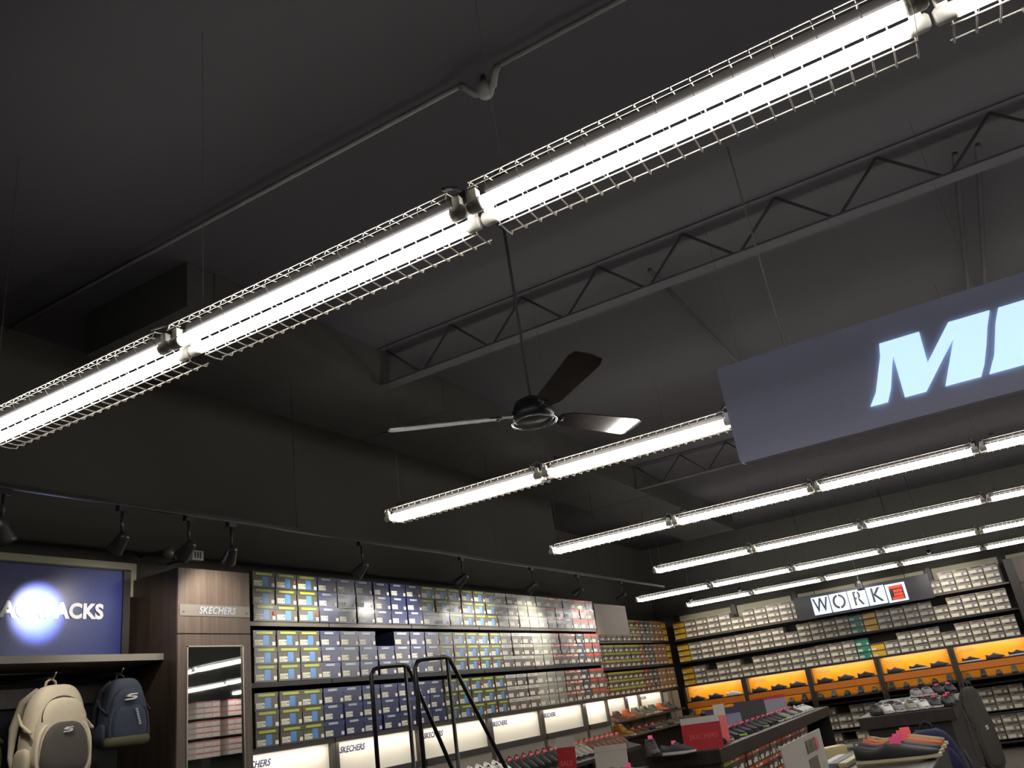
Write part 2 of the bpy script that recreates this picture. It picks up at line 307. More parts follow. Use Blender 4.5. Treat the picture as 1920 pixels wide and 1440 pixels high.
for i, (y, lb, ay) in enumerate(HL):
    r = thing('track_spotlight', 'black track spotlight head ' + lb, 'spotlight', (TX, y, TZ-.19), 0, 'spotlights along the left track')
    link('stem', stemm, r)
    aim = Vector((XL1+.36, ay, 2.35)) if i else Vector((-4.15, 2.80, 1.85)); d = (aim-Vector((TX, y, TZ-.19))).normalized(); q = d.to_track_quat('-Z', 'Y').to_euler()
    h = link('lamp_head', headm, r); h.scale = (HS, HS, HS); h.rotation_euler = q; link('lens', lensm, h)
    if i == 1: light('SPOT', 'lamp_beam', Vector((TX, y, TZ-.19))+d*.11, 620, r, (-4.62, 2.87, 2.49), spot_size=math.radians(30), spot_blend=1.0, shadow_soft_size=.03)
    elif i == 0: light('SPOT', 'lamp_beam', Vector((TX, y, TZ-.19))+d*.11, 26, r, (-4.15, 2.80, 1.85), spot_size=math.radians(50), spot_blend=1.0, shadow_soft_size=.03)
    else: light('SPOT', 'lamp_beam', Vector((TX, y, TZ-.19))+d*.11, SPOT_W*(.55 if i in (2, 3) else 1), r, aim, spot_size=math.radians(96), spot_blend=.8, shadow_soft_size=.035)
r = thing('track_spotlight', 'black track spotlight head hanging in front of the top of the lit work sign', 'spotlight', (-1.77, 15.1, 2.76))
link('stem', stemm, r); link('lamp_head', headm, r)
MB().tube([(0, 0, .17), (0, 0, CEIL-2.76)], .003, 'track_black', 6).build('drop_rod', r)
for k, x in enumerate((-4.6, -3.7, -1.95, -.6)):
    if k != 2:
        rr = thing('track_spotlight', 'small black spotlight over work shoe wall, %s from corner' % ORD[k+1 if k < 2 else k+1], 'spotlight', (x, 14.95, 3.02), 0, 'spotlights over the back wall')
        link('stem', stemm, rr); hh = link('lamp_head', headm, rr); dd = Vector((0, 1, -.45)).normalized(); hh.rotation_euler = dd.to_track_quat('-Z', 'Y').to_euler(); link('lens', lensm, hh)
        MB().tube([(0, 0, .17), (0, 0, CEIL-3.02)], .004, 'track_black', 6).build('drop_rod', rr)
    else: rr = r
    light('SPOT', 'lamp_beam', (x, 15.05, 2.95), 26, rr, (x, 16.0, 2.5), spot_size=math.radians(80), spot_blend=.8, shadow_soft_size=.03)

# ------------------------------------------------------------------ cabinet and backpack bay
cb = thing('mirror_cabinet', 'tall brown wood cabinet with mirrored door between backpacks and boxes', 'cabinet', (0, 0, 0))
cx = -4.30
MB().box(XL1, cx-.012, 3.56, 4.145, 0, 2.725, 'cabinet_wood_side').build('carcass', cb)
MB().bevbox(cx-.012, cx, 3.56, 4.145, 2.325, 2.727, 'cabinet_wood', .002).build('top_panel', cb)
tb = MB().box(cx, cx+.004, 3.57, 4.14, 2.43, 2.50, 'grey_strip').build('name_strip', cb)
me = text_mesh('SKECHERS', .062, 'logo_silver', .001, .001, .3); link('lettering', me, tb, (cx+.006, 3.86, 2.465), FACE_X)
for y in (3.60, 4.11): MB().tube([(cx+.004, y, 2.455), (cx+.008, y, 2.455)], .004, 'shelf_black', 8).build('screw', tb)
d = MB()
d.box(cx-.012, cx, 3.56, 3.632, 0, 2.318, 'cabinet_wood').box(cx-.012, cx, 4.075, 4.145, 0, 2.318, 'cabinet_wood').box(cx-.012, cx, 3.632, 4.075, 2.245, 2.318, 'cabinet_wood').box(cx-.012, cx, 3.632, 4.075, 0, .35, 'cabinet_wood')
d = d.build('door', cb)
MB().box(cx-.011, cx-.006, 3.632, 4.075, .35, 2.245, 'mirror_glass').build('mirror', d)
MB().box(cx-.008, cx+.004, 3.627, 3.637, .35, 2.25, 'steel_rail').box(cx-.008, cx+.004, 4.070, 4.080, .35, 2.25, 'steel_rail').box(cx-.008, cx+.004, 3.627, 4.08, 2.243, 2.251, 'steel_rail').build('mirror_bead', d)

bs = thing('lit_sign', 'blue wall sign with white letters and a blazing spotlight patch', 'sign', (0, 0, 0))
MB().box(XL1+.14, -4.61, 1.55, 3.40, 2.23, 2.752, 'sign_blue').build('sign_panel', bs)
MB().box(XL1+.14, -4.60, 3.40, 3.45, 2.23, 2.757, 'shelf_black').box(XL1+.14, -4.60, 1.5, 3.45, 2.752, 2.762, 'shelf_black').build('frame', bs)
me = text_mesh('BACKPACKS', .118, 'letter_white', .002, .005, 0, 1.0); link('lettering', me, bs, (-4.607, 2.93, 2.495), FACE_X)
MB().box(XL1, -4.42, 1.4, 3.558, 2.188, 2.226, 'shelf_trim').build('display_shelf'); tag(bpy.data.objects['display_shelf'], 'pale grey shelf board under the lit backpack sign', 'shelf')
MB().box(XL1+.001, XL1+.04, 1.4, 3.558, .1, 2.18, 'pack_dark').box(XL1+.04, XL1+.07, 1.4, 3.558, 2.0, 2.10, 'cabinet_wood_side').build('slat_wall'); tag(bpy.data.objects['slat_wall'], 'dark slatted wall panel behind the hanging backpacks', 'wall panel')
r = thing('hanging_rail', 'bright metal rail under the shelf above the backpacks', 'rail')
MB().tube([(-4.66, 1.45, 2.165), (-4.66, 3.46, 2.165)], .007, 'steel_rail', 10).build('bar', r)
for y in (1.6, 3.40): MB().tube([(-4.66, y, 2.165), (XL1+.03, y, 2.165)], .006, 'steel_rail', 8).build('bracket', r)

def ellip(sx, sy, sz, e=.5, nu=28, nv=16, taper=0., T=None):
    vs = []; fs = []
    sg = lambda v, p: math.copysign(abs(v)**p, v)
    for j in range(nv+1):
        ph = -PI/2+PI*j/nv
        for i in range(nu):
            th = 2*PI*i/nu; x = sx*sg(math.cos(ph), e)*sg(math.cos(th), e); y = sy*sg(math.cos(ph), e)*sg(math.sin(th), e); z = sz*sg(math.sin(ph), e*1.1)
            k = 1-taper*(z/sz*.5+.5)**2; vs.append((x*k, y*(1-taper*.8*(z/sz*.5+.5)), z))
    for j in range(nv):
        for i in range(nu): fs.append((j*nu+i, j*nu+(i+1) % nu, (j+1)*nu+(i+1) % nu, (j+1)*nu+i))
    return vs, fs
S_LOGO = [(.50,.36),(-.10,.36),(-.42,.20),(-.46,.02),(-.28,-.02),(.22,-.06),(.12,-.17),(-.52,-.22),(-.60,-.38),(.16,-.36),(.48,-.20),(.52,.0),(.34,.07),(-.16,.10),(-.06,.19),(.56,.22)]
def backpack(label, loc, rz, s, body, pocket, pipe, strap, base=None, big_logo=False, group='backpacks hanging under the blue sign'):
    # built facing -y, hanging from its top, origin at the bottom
    r = thing('backpack', label, 'backpack', loc, rz, group)
    H = .46*s; Wd = .155*s; D = .11*s
    m = MB(); v, f_ = ellip(Wd, D, H/2, .52, 32, 20, .28); m.add(v, f_, body, True, Matrix.Translation((0, 0, H/2))); m.build('body', r)
    m = MB(); v, f_ = ellip(Wd*.93, D*.55, H*.40, .55, 28, 16, .30); m.add(v, f_, body, True, Matrix.Translation((0, -D*.72, H*.44)))
    c2 = m.build('front_compartment', r)
    m = MB(); arc = [(Wd*.72*math.cos(a), -D*1.0-.02*math.sin(a)*0, H*.60+H*.26*math.sin(a)) for a in [PI*k/14 for k in range(15)]]
    arc = [(x, -D*1.02+ (z-H*.6)*.55/ s*.5, z) for x, y, z in arc]
    m.tube(arc, .004*s, 'zip_dark', 6); m.build('zip', c2)
    m = MB(); v, f_ = ellip(Wd*.80, D*.42, H*.285, .62, 28, 16, .22); m.add(v, f_, pocket, True, Matrix.Translation((0, -D*1.02, H*.31))); pk = m.build('front_pocket', r)
    m = MB(); n = 40; ring = []
    for k in range(n):
        a = 2*PI*k/n; sg = lambda v, p: math.copysign(abs(v)**p, v)
        ring.append((Wd*.84*sg(math.cos(a), .62)*(1-.12*max(0, math.sin(a))), -D*1.05, H*.31+H*.30*sg(math.sin(a), .66)))
    m.tube(ring, .011*s, pipe, 8, True); m.build('piping', pk)
    m = MB(); k = .062*s if big_logo else .034*s; z0 = H*.70 if big_logo else H*.50; yy = -D*1.34 if big_logo else -D*1.42
    m.prism([(a*k*1.15, z0+b_*k*.95) for a, b_ in S_LOGO], yy-.004, yy+.02, 'logo_white'); m.build('logo', pk)
    if big_logo:
        m = MB()
        for q in range(7): m.box(.030*s-.006+q*.0035, .030*s+.006+q*.0035, -D*1.47, -D*1.30, H*(.50-.035*q), H*(.50-.035*q)+.010, 'logo_silver')
        m.build('side_lettering', pk)
    for sx in (-1, 1):
        m = MB(); v, f_ = ellip(.02*s, D*.7, H*.16, .6, 16, 10, .1); m.add(v, f_, pocket if base else strap, True, Matrix.Translation((sx*Wd*.97, -D*.1, H*.2))); m.build('side_pocket', r)
        m = MB(); pts = [(sx*Wd*.3, D*.8, H*.97), (sx*Wd*.55, D*1.4, H*.86), (sx*Wd*.75, D*1.55, H*.6), (sx*Wd*.85, D*1.35, H*.3), (sx*Wd*.9, D*.8, H*.1)]
        m.tube(pts, [.016*s, .022*s, .022*s, .014*s, .01*s], strap, 8); m.build('shoulder_strap', r)
        m = MB(); m.tube([(sx*Wd*.98, D*.5, H*.72), (sx*Wd*1.04, -D*.1, H*.60), (sx*Wd*.99, -D*.85, H*.50)], .008*s, strap, 6); m.build('compression_strap', r)
    m = MB(); m.tube([(-.03*s, D*.5, H*.97), (-.022*s, D*.5, H*1.05), (0, D*.5, H*1.08), (.022*s, D*.5, H*1.05), (.03*s, D*.5, H*.97)], .007*s, strap, 8); m.build('grab_handle', r)
    if base:
        m = MB(); v, f_ = ellip(Wd*1.03, D*1.25, H*.10, .6, 28, 10, .0); m.add(v, f_, base, True, Matrix.Translation((0, -D*.25, H*.085))); m.build('base_panel', r)
    return r
backpack('stone grey backpack with dark grey front pocket hanging under the sign', (-4.30, 2.80, 1.60), FACE_X-.12, 1.0, 'pack_stone', 'pack_grey', 'pack_piping', 'pack_stone')
backpack('navy blue backpack with large white S beside the wood cabinet', (-4.40, 3.27, 1.72), FACE_X-.22, .80, 'pack_navy', 'pack_navy', 'pack_navy', 'pack_dark', 'pack_olive', True)
backpack('black backpack at the left edge, half out of view', (-4.40, 2.40, 1.58), FACE_X, .98, 'pack_dark', 'pack_dark', 'pack_dark', 'pack_dark')
backpack('black backpack hanging deep between the stone and the navy one', (-4.62, 3.05, 1.62), FACE_X, .86, 'pack_dark', 'pack_dark', 'pack_dark', 'pack_dark')
for x, y, z, lb in ((-4.30, 2.80, 2.10, 'hook carrying the stone grey backpack'), (-4.40, 3.27, 2.12, 'hook carrying the navy backpack'), (-4.40, 2.40, 2.08, 'hook carrying the black backpack at the left edge')):
    tag(MB().tube([(XL1+.03, y, z+.03), (x-.10, y, z+.005), (x-.02, y, z), (x+.0, y, z+.025)], .005, 'steel_rail', 6).build('display_hook'), lb, 'hook', 'backpack hooks')

# small plaques on the dark wall above the cabinet
pq = thing('wall_speaker', 'small white slotted box on the dark wall above the cabinet', 'wall speaker', (-4.55, 3.93, 2.885), FACE_X)
MB().bevbox(-.048, .048, 0, .04, -.034, .034, 'fixture_white', .006).build('housing', pq)
m = MB()
for k in range(3): m.box(-.030+.022*k, -.020+.022*k, -.002, .004, -.022, .022, 'shelf_black')
m.build('slots', pq); MB().tube([(0, .04, 0), (0, .305, -.0)], .008, 'track_black').build('wall_arm', pq)
pq = thing('security_sensor', 'small grey translucent sensor to the left of the white slotted box', 'sensor', (-4.55, 3.69, 2.88), FACE_X+.5)
MB().lathe([(.012, .04), (.03, .03), (.036, -.01), (.02, -.035), (.0, -.04)], 'grey_strip', 14).build('dome', pq); MB().tube([(0, 0, .02), (.12, .25, .03)], .008, 'track_black').build('wall_arm', pq)

# ------------------------------------------------------------------ shoe boxes
BW, BH, BD = .222, .118, .33
# variant: body, lid, stripe(mat,x0,x1) , patch, label kind, extra sticker , words
VAR = {
 'olive':  ('box_olive', 'box_olive_lid', ('lime', .12, .84), 'sky_blue', 'olive lime-striped shoe box'),
 'oliveO': ('box_olive', 'box_olive_lid', ('lime', .12, .84), 'sky_blue', 'orange-stickered olive shoe box'),
 'navy':   ('box_navy', 'box_navy_lid', ('logo_silver', .20, .66), None, 'glossy navy shoe box'),
 'slate':  ('box_slate', 'box_slate_lid', ('logo_silver', .18, .78), None, 'glossy slate blue shoe box'),
 'white':  ('box_taupe', 'lid_white', ('logo_silver', .2, .7), None, 'white-lidded taupe shoe box'),
 'pale':   ('box_pale', 'box_pale_lid', None, None, 'plain pale grey shoe box'),
 'red':    ('box_taupe', 'lid_red', ('sticker_orange', .3, .6), None, 'red-lidded grey shoe box'),
 'orange': ('box_taupe', 'lid_orange', ('sticker_white', .02, .98), None, 'orange-lidded grey shoe box'),
 'dark':   ('box_dark', 'lid_dark', ('logo_silver', .2, .7), None, 'black-lidded dark shoe box'),
 'rust':   ('box_brown', 'lid_rust', ('sticker_pink', .3, .7), None, 'rust-lidded brown shoe box'),
 'lime':   ('box_brown', 'lime', None, None, 'lime-lidded brown shoe box'),
 'oran2':  ('box_brown', 'lid_orange', None, None, 'orange-lidded brown shoe box'),
 'char':   ('box_char', 'box_dark', ('logo_silver', .2, .8), None, 'charcoal shoe box'),
 'kraft':  ('box_kraft', 'lid_kraft', ('sole_gum', .05, .95), None, 'kraft brown shoe box'),
 'yellow': ('box_yellow', 'lid_yellow', None, None, 'yellow shoe box'),
 'work':   ('box_work', 'lid_work', ('edge_plum', .25, .98), None, 'taupe work shoe box'),
 'green':  ('box_green', 'lid_green', None, None, 'green shoe box'),
 'pink':   ('box_white', 'box_pink', ('lid_pink', .05, .95), None, 'pink shoe box'),
}
def box_parts(v):
    body, lid, stripe, patch, words = VAR[v]; h = BW/2-.003
    B = MB().box(-h, h, 0, BD, 0, BH*.70, body)
    if patch: B.quad(-h+BW*.42, -h+BW*.68, BH*.10, BH*.68, -.0014, patch)
    if v in ('oliveO',): B.tube([(h-.022, -.003, BH*.48), (h-.022, .001, BH*.48)], .013, 'sticker_orange', 10)
    L = MB().box(-h-.002, h+.002, -.003, BD+.002, BH*.70, BH-.003, lid)
    if stripe: L.quad(-h+BW*stripe[1], -h+BW*stripe[2], BH*.76, BH*.90, -.0044, stripe[0])
    if v == 'orange' : L.quad(-h+BW*.2, -h+BW*.5, BH*.80, BH*.93, -.0056, 'lid_red')
    K = MB(); big = v in ('work', 'lime', 'rust', 'char', 'kraft', 'oran2', 'orange', 'red', 'dark', 'white', 'pale')
    if v != 'yellow': K.quad(-h+BW*.04, -h+BW*(.40 if not big else .50), BH*.10, BH*.42, -.003, 'label_white')
    else: K.quad(-h+BW*.04, -h+BW*.35, BH*.05, BH*.3, -.003, 'label_white')
    if not big and v != 'yellow':
        K.quad(-h+BW*.06, -h+BW*.26, BH*.18, BH*.20, -.0042, 'ink_grey'); K.quad(-h+BW*.06, -h+BW*.26, BH*.28, BH*.30, -.0042, 'ink_grey'); K.quad(-h+BW*.30, -h+BW*.37, BH*.26, BH*.31, -.0042, 'shelf_black')
    P = MB().quad(h-BW*.16, h-BW*.02, BH*.09, BH*.30, -.003, 'sticker_white') if v not in ('yellow',) else None
    if v == 'work': K = MB().quad(-h+BW*.06, -h+BW*.56, BH*.08, BH*.50, -.003, 'label_white'); P = MB().quad(h-BW*.24, h-BW*.04, BH*.08, BH*.38, -.003, 'sticker_white')
    return B, L, K, P
PARTM = {v: tuple((p.mesh(n) if p else None) for p, n in zip(box_parts(v), ('box_body', 'lid', 'label', 'price_sticker'))) for v in VAR}
def merged(v):
    o = MB()
    for p in box_parts(v):
        if p:
            off = len(o.v); o.v += p.v
            for f_, mi_, sm_ in zip(p.f, p.m, p.sm): o.f.append(tuple(a+off for a in f_)); o.m.append(o.mi(p.k[mi_])); o.sm.append(sm_)
    return o
MERG = {v: merged(v) for v in VAR}; MERGM = {v: MERG[v].mesh('shoe_box') for v in VAR}
BOXES = []    # (distance, variant, location, turn, label, group)
def put_box(v, loc, rz, zs, where, group):
    j = random.uniform(-.006, .006)
    d_ = Vector((math.cos(rz+PI/2), math.sin(rz+PI/2), 0))
    dist = (Vector(loc)-Vector((0, 0, CAM_H))).length
    vis = abs(math.cos(math.atan2(loc[0], loc[1]) if rz == 0 else math.atan2(loc[1], loc[0])))
    BOXES.append((dist/max(.3, vis), v,  Vector(loc)+d_*random.uniform(0, .012), rz+random.uniform(-.02, .02), where, group, zs))
POS = {3: ['bottom', 'middle', 'top'], 4: ['bottom', 'second', 'third', 'top'], 2: ['bottom', 'top'], 1: ['single']}
SHZ = {'top': 2.448, 'middle': 2.033, 'lowest': 1.612}
def stack(vs, pos, rz, shelf, stackname, group, n=3, z=None, bh=BH):
    for k in range(n):
        v = vs[k % len(vs)] if isinstance(vs, (list, tuple)) else vs
        z0 = (SHZ[shelf] if z is None else z)+k*bh
        put_box(v, (pos[0], pos[1], z0), rz, bh/BH, '%s, %s in %s shelf %s' % (VAR[v][4], POS[n][k] if n > 1 else 'only box', shelf, stackname), group)
Y0 = 4.365; PY = .2282
NT = ['olive']*3+['navy']*6+['olive']*6+['white']*2+['pale']*3+['orange']*2+['dark']+['red']*3
NM = ['olive']*3+['navy', 'slate', 'navy', 'navy', 'slate', 'navy', 'slate']+['olive']*5+['white']*3+['pale']*2+['orange']*3+['dark']+['red']*2
NL = ['olive']*3+['navy']*7+['olive']*5+['white']*3+['pale']*3+['orange']*2+['dark']+['red']*2
for shelf, lst in (('top', NT), ('middle', NM), ('lowest', NL)):
    for i, v in enumerate(lst):
        y = Y0+PY*(i+.5)+(.012 if i >= 6 else 0)
        n = 3
        if shelf == 'middle' and i == 6: n = 2
        if shelf == 'lowest' and i in (5,): n = 3
        vv = [v]*3
        if v == 'olive' and random.random() < .35: vv[random.randrange(3)] = 'oliveO'
        if shelf == 'top' and i in (9,): vv[0] = 'slate'
        if shelf == 'top' and i == 4: vv = ['slate', 'navy', 'navy']
        if shelf == 'middle' and i == 3: vv = ['navy']*3
        stack(vv, (-4.50, y), FACE_X, shelf, 'stack %s right of cabinet' % ORD[i+1], 'shoe boxes on the near left wall', n)
# far left section
FT = ['rust']*4+['lime']*7+['oran2']+['char']*2+['kraft']*3+['yellow']
for shelf in ('top', 'middle', 'lowest'):
    for i, v in enumerate(FT):
        y = 15.90-.2282*(len(FT)-i-.5)
        if shelf == 'lowest' and v == 'yellow': v = 'kraft'
        stack(v, (-5.50, y), FACE_X, shelf, 'stack %s left of far corner' % ORD[len(FT)-i], 'shoe boxes on the far left wall', 3)
# back wall
for md in range(5):
    for c_ in range(5):
        col = md*5+c_; x = -5.405+.2275*(col+.5)
        for shelf in ('top', 'middle', 'lowest'):
            v = 'work'
            if col == 0: v = 'yellow'
            if (col, shelf) in ((14, 'middle'), (14, 'lowest')): v = 'green'
            if (col, shelf) in ((15, 'middle'),): v = 'yellow'
            n = 3
            if (col, shelf) in ((5, 'lowest'), (2, 'lowest'), (9, 'middle'), (20, 'middle'), (16, 'lowest'), (20, 'top'), (20, 'lowest'), (5, 'top')): n = 2
            if (col, shelf) == (15, 'lowest'): v = 'yellow'; n = 2
            stack(v, (x, 16.0), 0, shelf, 'stack %s right of far corner' % ORD[col+1], 'shoe boxes on the back wall', n, bh=.104)
    for c_ in range(4):
        for zz, nm in ((.55, 'lower'), (.13, 'floor')):
            if md >= 2: stack('work', (-5.43+1.16*md+.052+.2275*(c_+.5)+(.12 if md == 4 else 0), 16.0), 0, nm, 'stack %s in work wall bay %s' % (ORD[c_+1], ORD[md+1]), 'shoe boxes on the back wall', 3 if (c_+md+len(nm)) % 4 else 2, z=zz+.01)
# boxes on the side of the long centre gondola
for k in range(15):
    for q, zz in enumerate((.64, .18)):
        v = ('rust', 'orange', 'oran2')[(k+q) % 3] if k else 'lime'
        stack(v, (-2.22, 7.25+.229*k), FACE_X, 'lower upper'.split()[1-q], 'stack %s from centre gondola near end' % ORD[k+1], 'shoe boxes in the centre gondola', 3, z=zz)
for k in range(4):
    stack('lime', (-4.98, 10.75+.229*k), FACE_X, 'upper', 'stack %s under the wheat yellow boot' % ORD[k+1], 'shoe boxes under the boots', 3, z=.70)
# pink boxes on the right wall (seen in the cabinet mirror)
for k in range(10):
    for sh in ('top', 'middle', 'lowest'):
        if k in (6,): continue
        stack('pink', (7.45, 16.0-.229*k), -FACE_X, sh, '%s stack from the corner on the right wall' % ORD[k+1], 'pink shoe boxes seen in the mirror', 3)
BOXES.sort(key=lambda b_: b_[0])
for i, (d_, v, loc, rz, lb, gr, zs) in enumerate(BOXES[:300]):
    if d_ < 13:
        r = thing('shoe_box', lb, 'shoe box', loc, rz, gr)
        for me_, nm in zip(PARTM[v], ('box_body', 'lid', 'label', 'price_sticker')):
            if me_: link(nm, me_, r)
    else:
        tag(link('shoe_box', MERGM[v], None, loc, rz), lb, 'shoe box', gr)
rest = MB()
for d_, v, loc, rz, lb, gr, zs in BOXES[300:]:
    T = Matrix.Translation(loc) @ Matrix.Rotation(rz, 4, 'Z') @ Matrix.Scale(zs, 4, (0, 0, 1)); s_ = MERG[v]; off = len(rest.v)
    rest.v += [tuple(T @ Vector(p)) for p in s_.v]; mm = [rest.mi(k) for k in s_.k]
    rest.f += [tuple(a+off for a in f_) for f_ in s_.f]; rest.m += [mm[a] for a in s_.m]; rest.sm += s_.sm
tag(rest.build('shoe_boxes'), 'the many small stacked shoe boxes covering the far walls', 'shoe boxes', kind='stuff')
print('boxes', len(BOXES))

# ------------------------------------------------------------------ shelving of the walls
def wall_bay(label, y0, y1, xf, xw, group, white=True, text=True, low=True):
    r = thing('shelf_unit', label, 'shelving', (xf, (y0+y1)/2, 0), FACE_X, group)
    h = (y1-y0)/2; D = abs(xf-xw)-.005
    for z in (2.448, 2.033, 1.612):
        b = MB().box(-h+.003, h-.003, 0.0, D, z-.034, z-.003, 'shelf_black').box(-h+.003, h-.003, -.006, 0, z-.036, z-.010, 'shelf_edge' if z > 2.2 else 'shelf_black').build('shelf_board', r)
    b = MB().box(-h+.04, h-.04, .03, .05, 1.335, 1.575, 'panel_white').build('lit_panel', r)
    if text: me = text_mesh('SKECHERS', .060, 'ink_navy', .0008, .0015, .35); link('lettering', me, b, (-h+.22, .028, 1.515))
    MB().box(-h, -h+.04, .0, .06, 0, 1.578, 'upright_bronze').build('upright', r); MB().box(h-.04, h, .0, .06, 0, 1.578, 'upright_bronze').build('upright', r)
    MB().box(-h+.04, h-.04, -.015, .06, 1.285, 1.335, 'shelf_black').build('panel_ledge', r)
    MB().box(-h+.04, h-.04, .0, .06, 1.10, 1.285, 'riser_grey').build('riser', r)
    if low: MB().add([(-h, -.34, 1.02), (h, -.34, 1.02), (h, .03, 1.14), (-h, .03, 1.14), (-h, -.34, .98), (h, -.34, .98), (h, .03, 1.10), (-h, .03, 1.10)], [(0,1,2,3),(4,7,6,5),(0,4,5,1),(1,5,6,2),(2,6,7,3),(3,7,4,0)], 'shelf_black').build('display_shelf', r)
    MB().box(-h, h, .1, D, .02, 1.0, 'shelf_black').build('base_cabinet', r)
    L = light('AREA', 'led_strip', (xf-.0+.06*0, 0, 0), LED_W, r, shape='RECTANGLE', size=(y1-y0)-.12, size_y=.02)
    L.matrix_parent_inverse = Matrix.Identity(4); L.location = (0, -.045, 1.572); L.rotation_euler = (Vector((0, .12, -.5))).to_track_quat('-Z', 'Y').to_euler()
YS = [4.15, 5.15, 6.235, 7.385, 8.465, 9.56, 10.26]
for i in range(6):
    wall_bay('black shelf bay on near left wall, white panel below, %s right of cabinet' % ORD[i+1], YS[i], YS[i+1]-.004, -4.5, XL1, 'near left shelf bays', text=i < 5)
YS2 = [11.0, 12.15, 13.3, 13.87, 15.0]
for i in range(4):
    wall_bay('black shelf bay on far left wall, white panel below, %s before corner' % ORD[4-i], YS2[i], YS2[i+1]-.004, -5.5, XL2, 'far left shelf bays', text=i % 2 == 1, low=False)
tag(MB().box(-4.53, -4.50, 10.335, 11.43, 2.375, 2.775, 'beige_board').build('fascia_board'), 'plain beige board standing above the boxes at the end of the near wall', 'board')
tag(MB().box(-4.86, -4.54, 10.325, 10.345, 0, 2.775, 'shelf_black').build('partition_board'), 'dark end board closing the near left shelving under the beige board', 'panel')
for y0, y1, lb in ((15.02, 15.20, 'narrow pale grey column before the far corner'), (15.30, 15.62, 'wide pale grey column right in the far corner')):
    tag(MB().bevbox(-5.75, -5.42, y0, y1, 0, 1.56, 'riser_grey', .02).build('corner_column'), lb, 'column', 'grey columns in the corner')
tag(MB().box(-5.85, -5.52, 15.0, 16.0, 1.578, 1.609, 'shelf_black').box(-5.85, -5.52, 15.0, 16.0, 2.0, 2.03, 'shelf_black').box(-5.85, -5.52, 15.0, 16.0, 2.414, 2.445, 'shelf_black').build('corner_shelves'), 'black shelves turning into the far corner under kraft and yellow boxes', 'shelves')
# glass drop bottle display seen through the gap between two posts
b = thing('display_bottle', 'white display bottle standing between two dark posts at the far left', 'bottle', (-5.0, 10.75, 1.12))
MB().lathe([(0, 0), (.045, 0), (.05, .02), (.05, .11), (.04, .14), (.018, .16), (.018, .19), (0, .19)], 'fixture_white', 16).build('bottle_body', b)
MB().lathe([(.02, .185), (.024, .19), (.024, .215), (0, .22)], 'shelf_black', 12).build('cap', b)

for md in range(5):
    xa = -5.43+1.16*md; xb = xa+1.16
    r = thing('shelf_unit', 'black shelf bay with glowing orange back panel, %s right of the corner' % ORD[md+1], 'shelving', ((xa+xb)/2, 16.0, 0), 0, 'back wall shelf bays')
    h = .578
    for z in (2.448, 2.033, 1.612): MB().box(-h, h, 0, .39, z-.034, z-.003, 'shelf_black').box(-h, h, -.006, 0, z-.036, z-.012, 'shelf_edge' if z > 2.2 else 'shelf_black').build('shelf_board', r)
    b = MB().box(-h+.045, h-.045, .10, .12, 1.035, 1.575, 'panel_orange').build('lit_panel', r)
    me = text_mesh('WORK', .075, 'ink_grey', .0008, .0, 0, 1.0); link('lettering', me, b, (-h+.24, .098, 1.50))
    MB().box(-h-.0, -h+.045, -.06, .39, 0, 1.578, 'upright_bronze').build('upright', r); MB().box(h-.045, h, -.06, .39, 0, 1.578, 'upright_bronze').build('upright', r)
    MB().box(-h+.045, h-.045, -.10, .10, 1.305, 1.325, 'shelf_black').build('shoe_shelf', r)
    MB().box(-h+.045, h-.045, -.12, -.105, 1.205, 1.300, 'panel_amber').box(-h+.045, h-.045, -.125, -.10, 1.192, 1.205, 'shelf_black').build('drop_panel', r)
    MB().box(-h+.045, h-.045, -.46, .10, 1.06, 1.08, 'shelf_black').build('shoe_shelf', r)
    for z in (.98, .53, .11): MB().box(-h+.045, h-.045, 0, .38, z-.03, z+.0, 'shelf_black').build('shelf_board', r)
    for x in (-h+.01, ): MB().box(x-.04, x+.05, .346, .369, 2.45, 2.92, 'shelf_black').build('upright_top', r)
    for z, yy, e in ((1.570, -.03, 1.0), (1.296, -.06, .3)):
        L = light('AREA', 'led_strip', (0, 0, 0), LED_W*e*1.5, r, shape='RECTANGLE', size=1.0, size_y=.02, color=(1, .95, .85)); L.matrix_parent_inverse = Matrix.Identity(4); L.location = (0, yy, z); L.rotation_euler = Vector((0, .22, -.4)).to_track_quat('-Z', 'Y').to_euler()
# tall post and brown cabinet with a mirror at the right end of the back wall
tag(MB().box(.375, .50, 15.85, 16.38, 0, 2.78, 'shelf_black').build('end_post'), 'tall dark post closing the work shoe wall on the right', 'post')
wc = thing('mirror_cabinet', 'brown wood cabinet with mirror at the right edge beside the work shoes', 'cabinet', (0, 0, 0))
MB().box(.505, 1.8, 15.92, 16.38, 0, 2.80, 'cabinet_wood').build('carcass', wc); MB().box(.505, 1.8, 15.905, 15.918, 2.37, 2.40, 'shelf_black').build('seam', wc)
MB().box(.66, 1.6, 15.905, 15.918, .4, 2.32, 'mirror_glass').build('mirror', wc); MB().box(.62, .66, 15.90, 15.918, .4, 2.36, 'steel_rail').box(.62, 1.64, 15.90, 15.918, 2.32, 2.36, 'steel_rail').build('mirror_bead', wc)

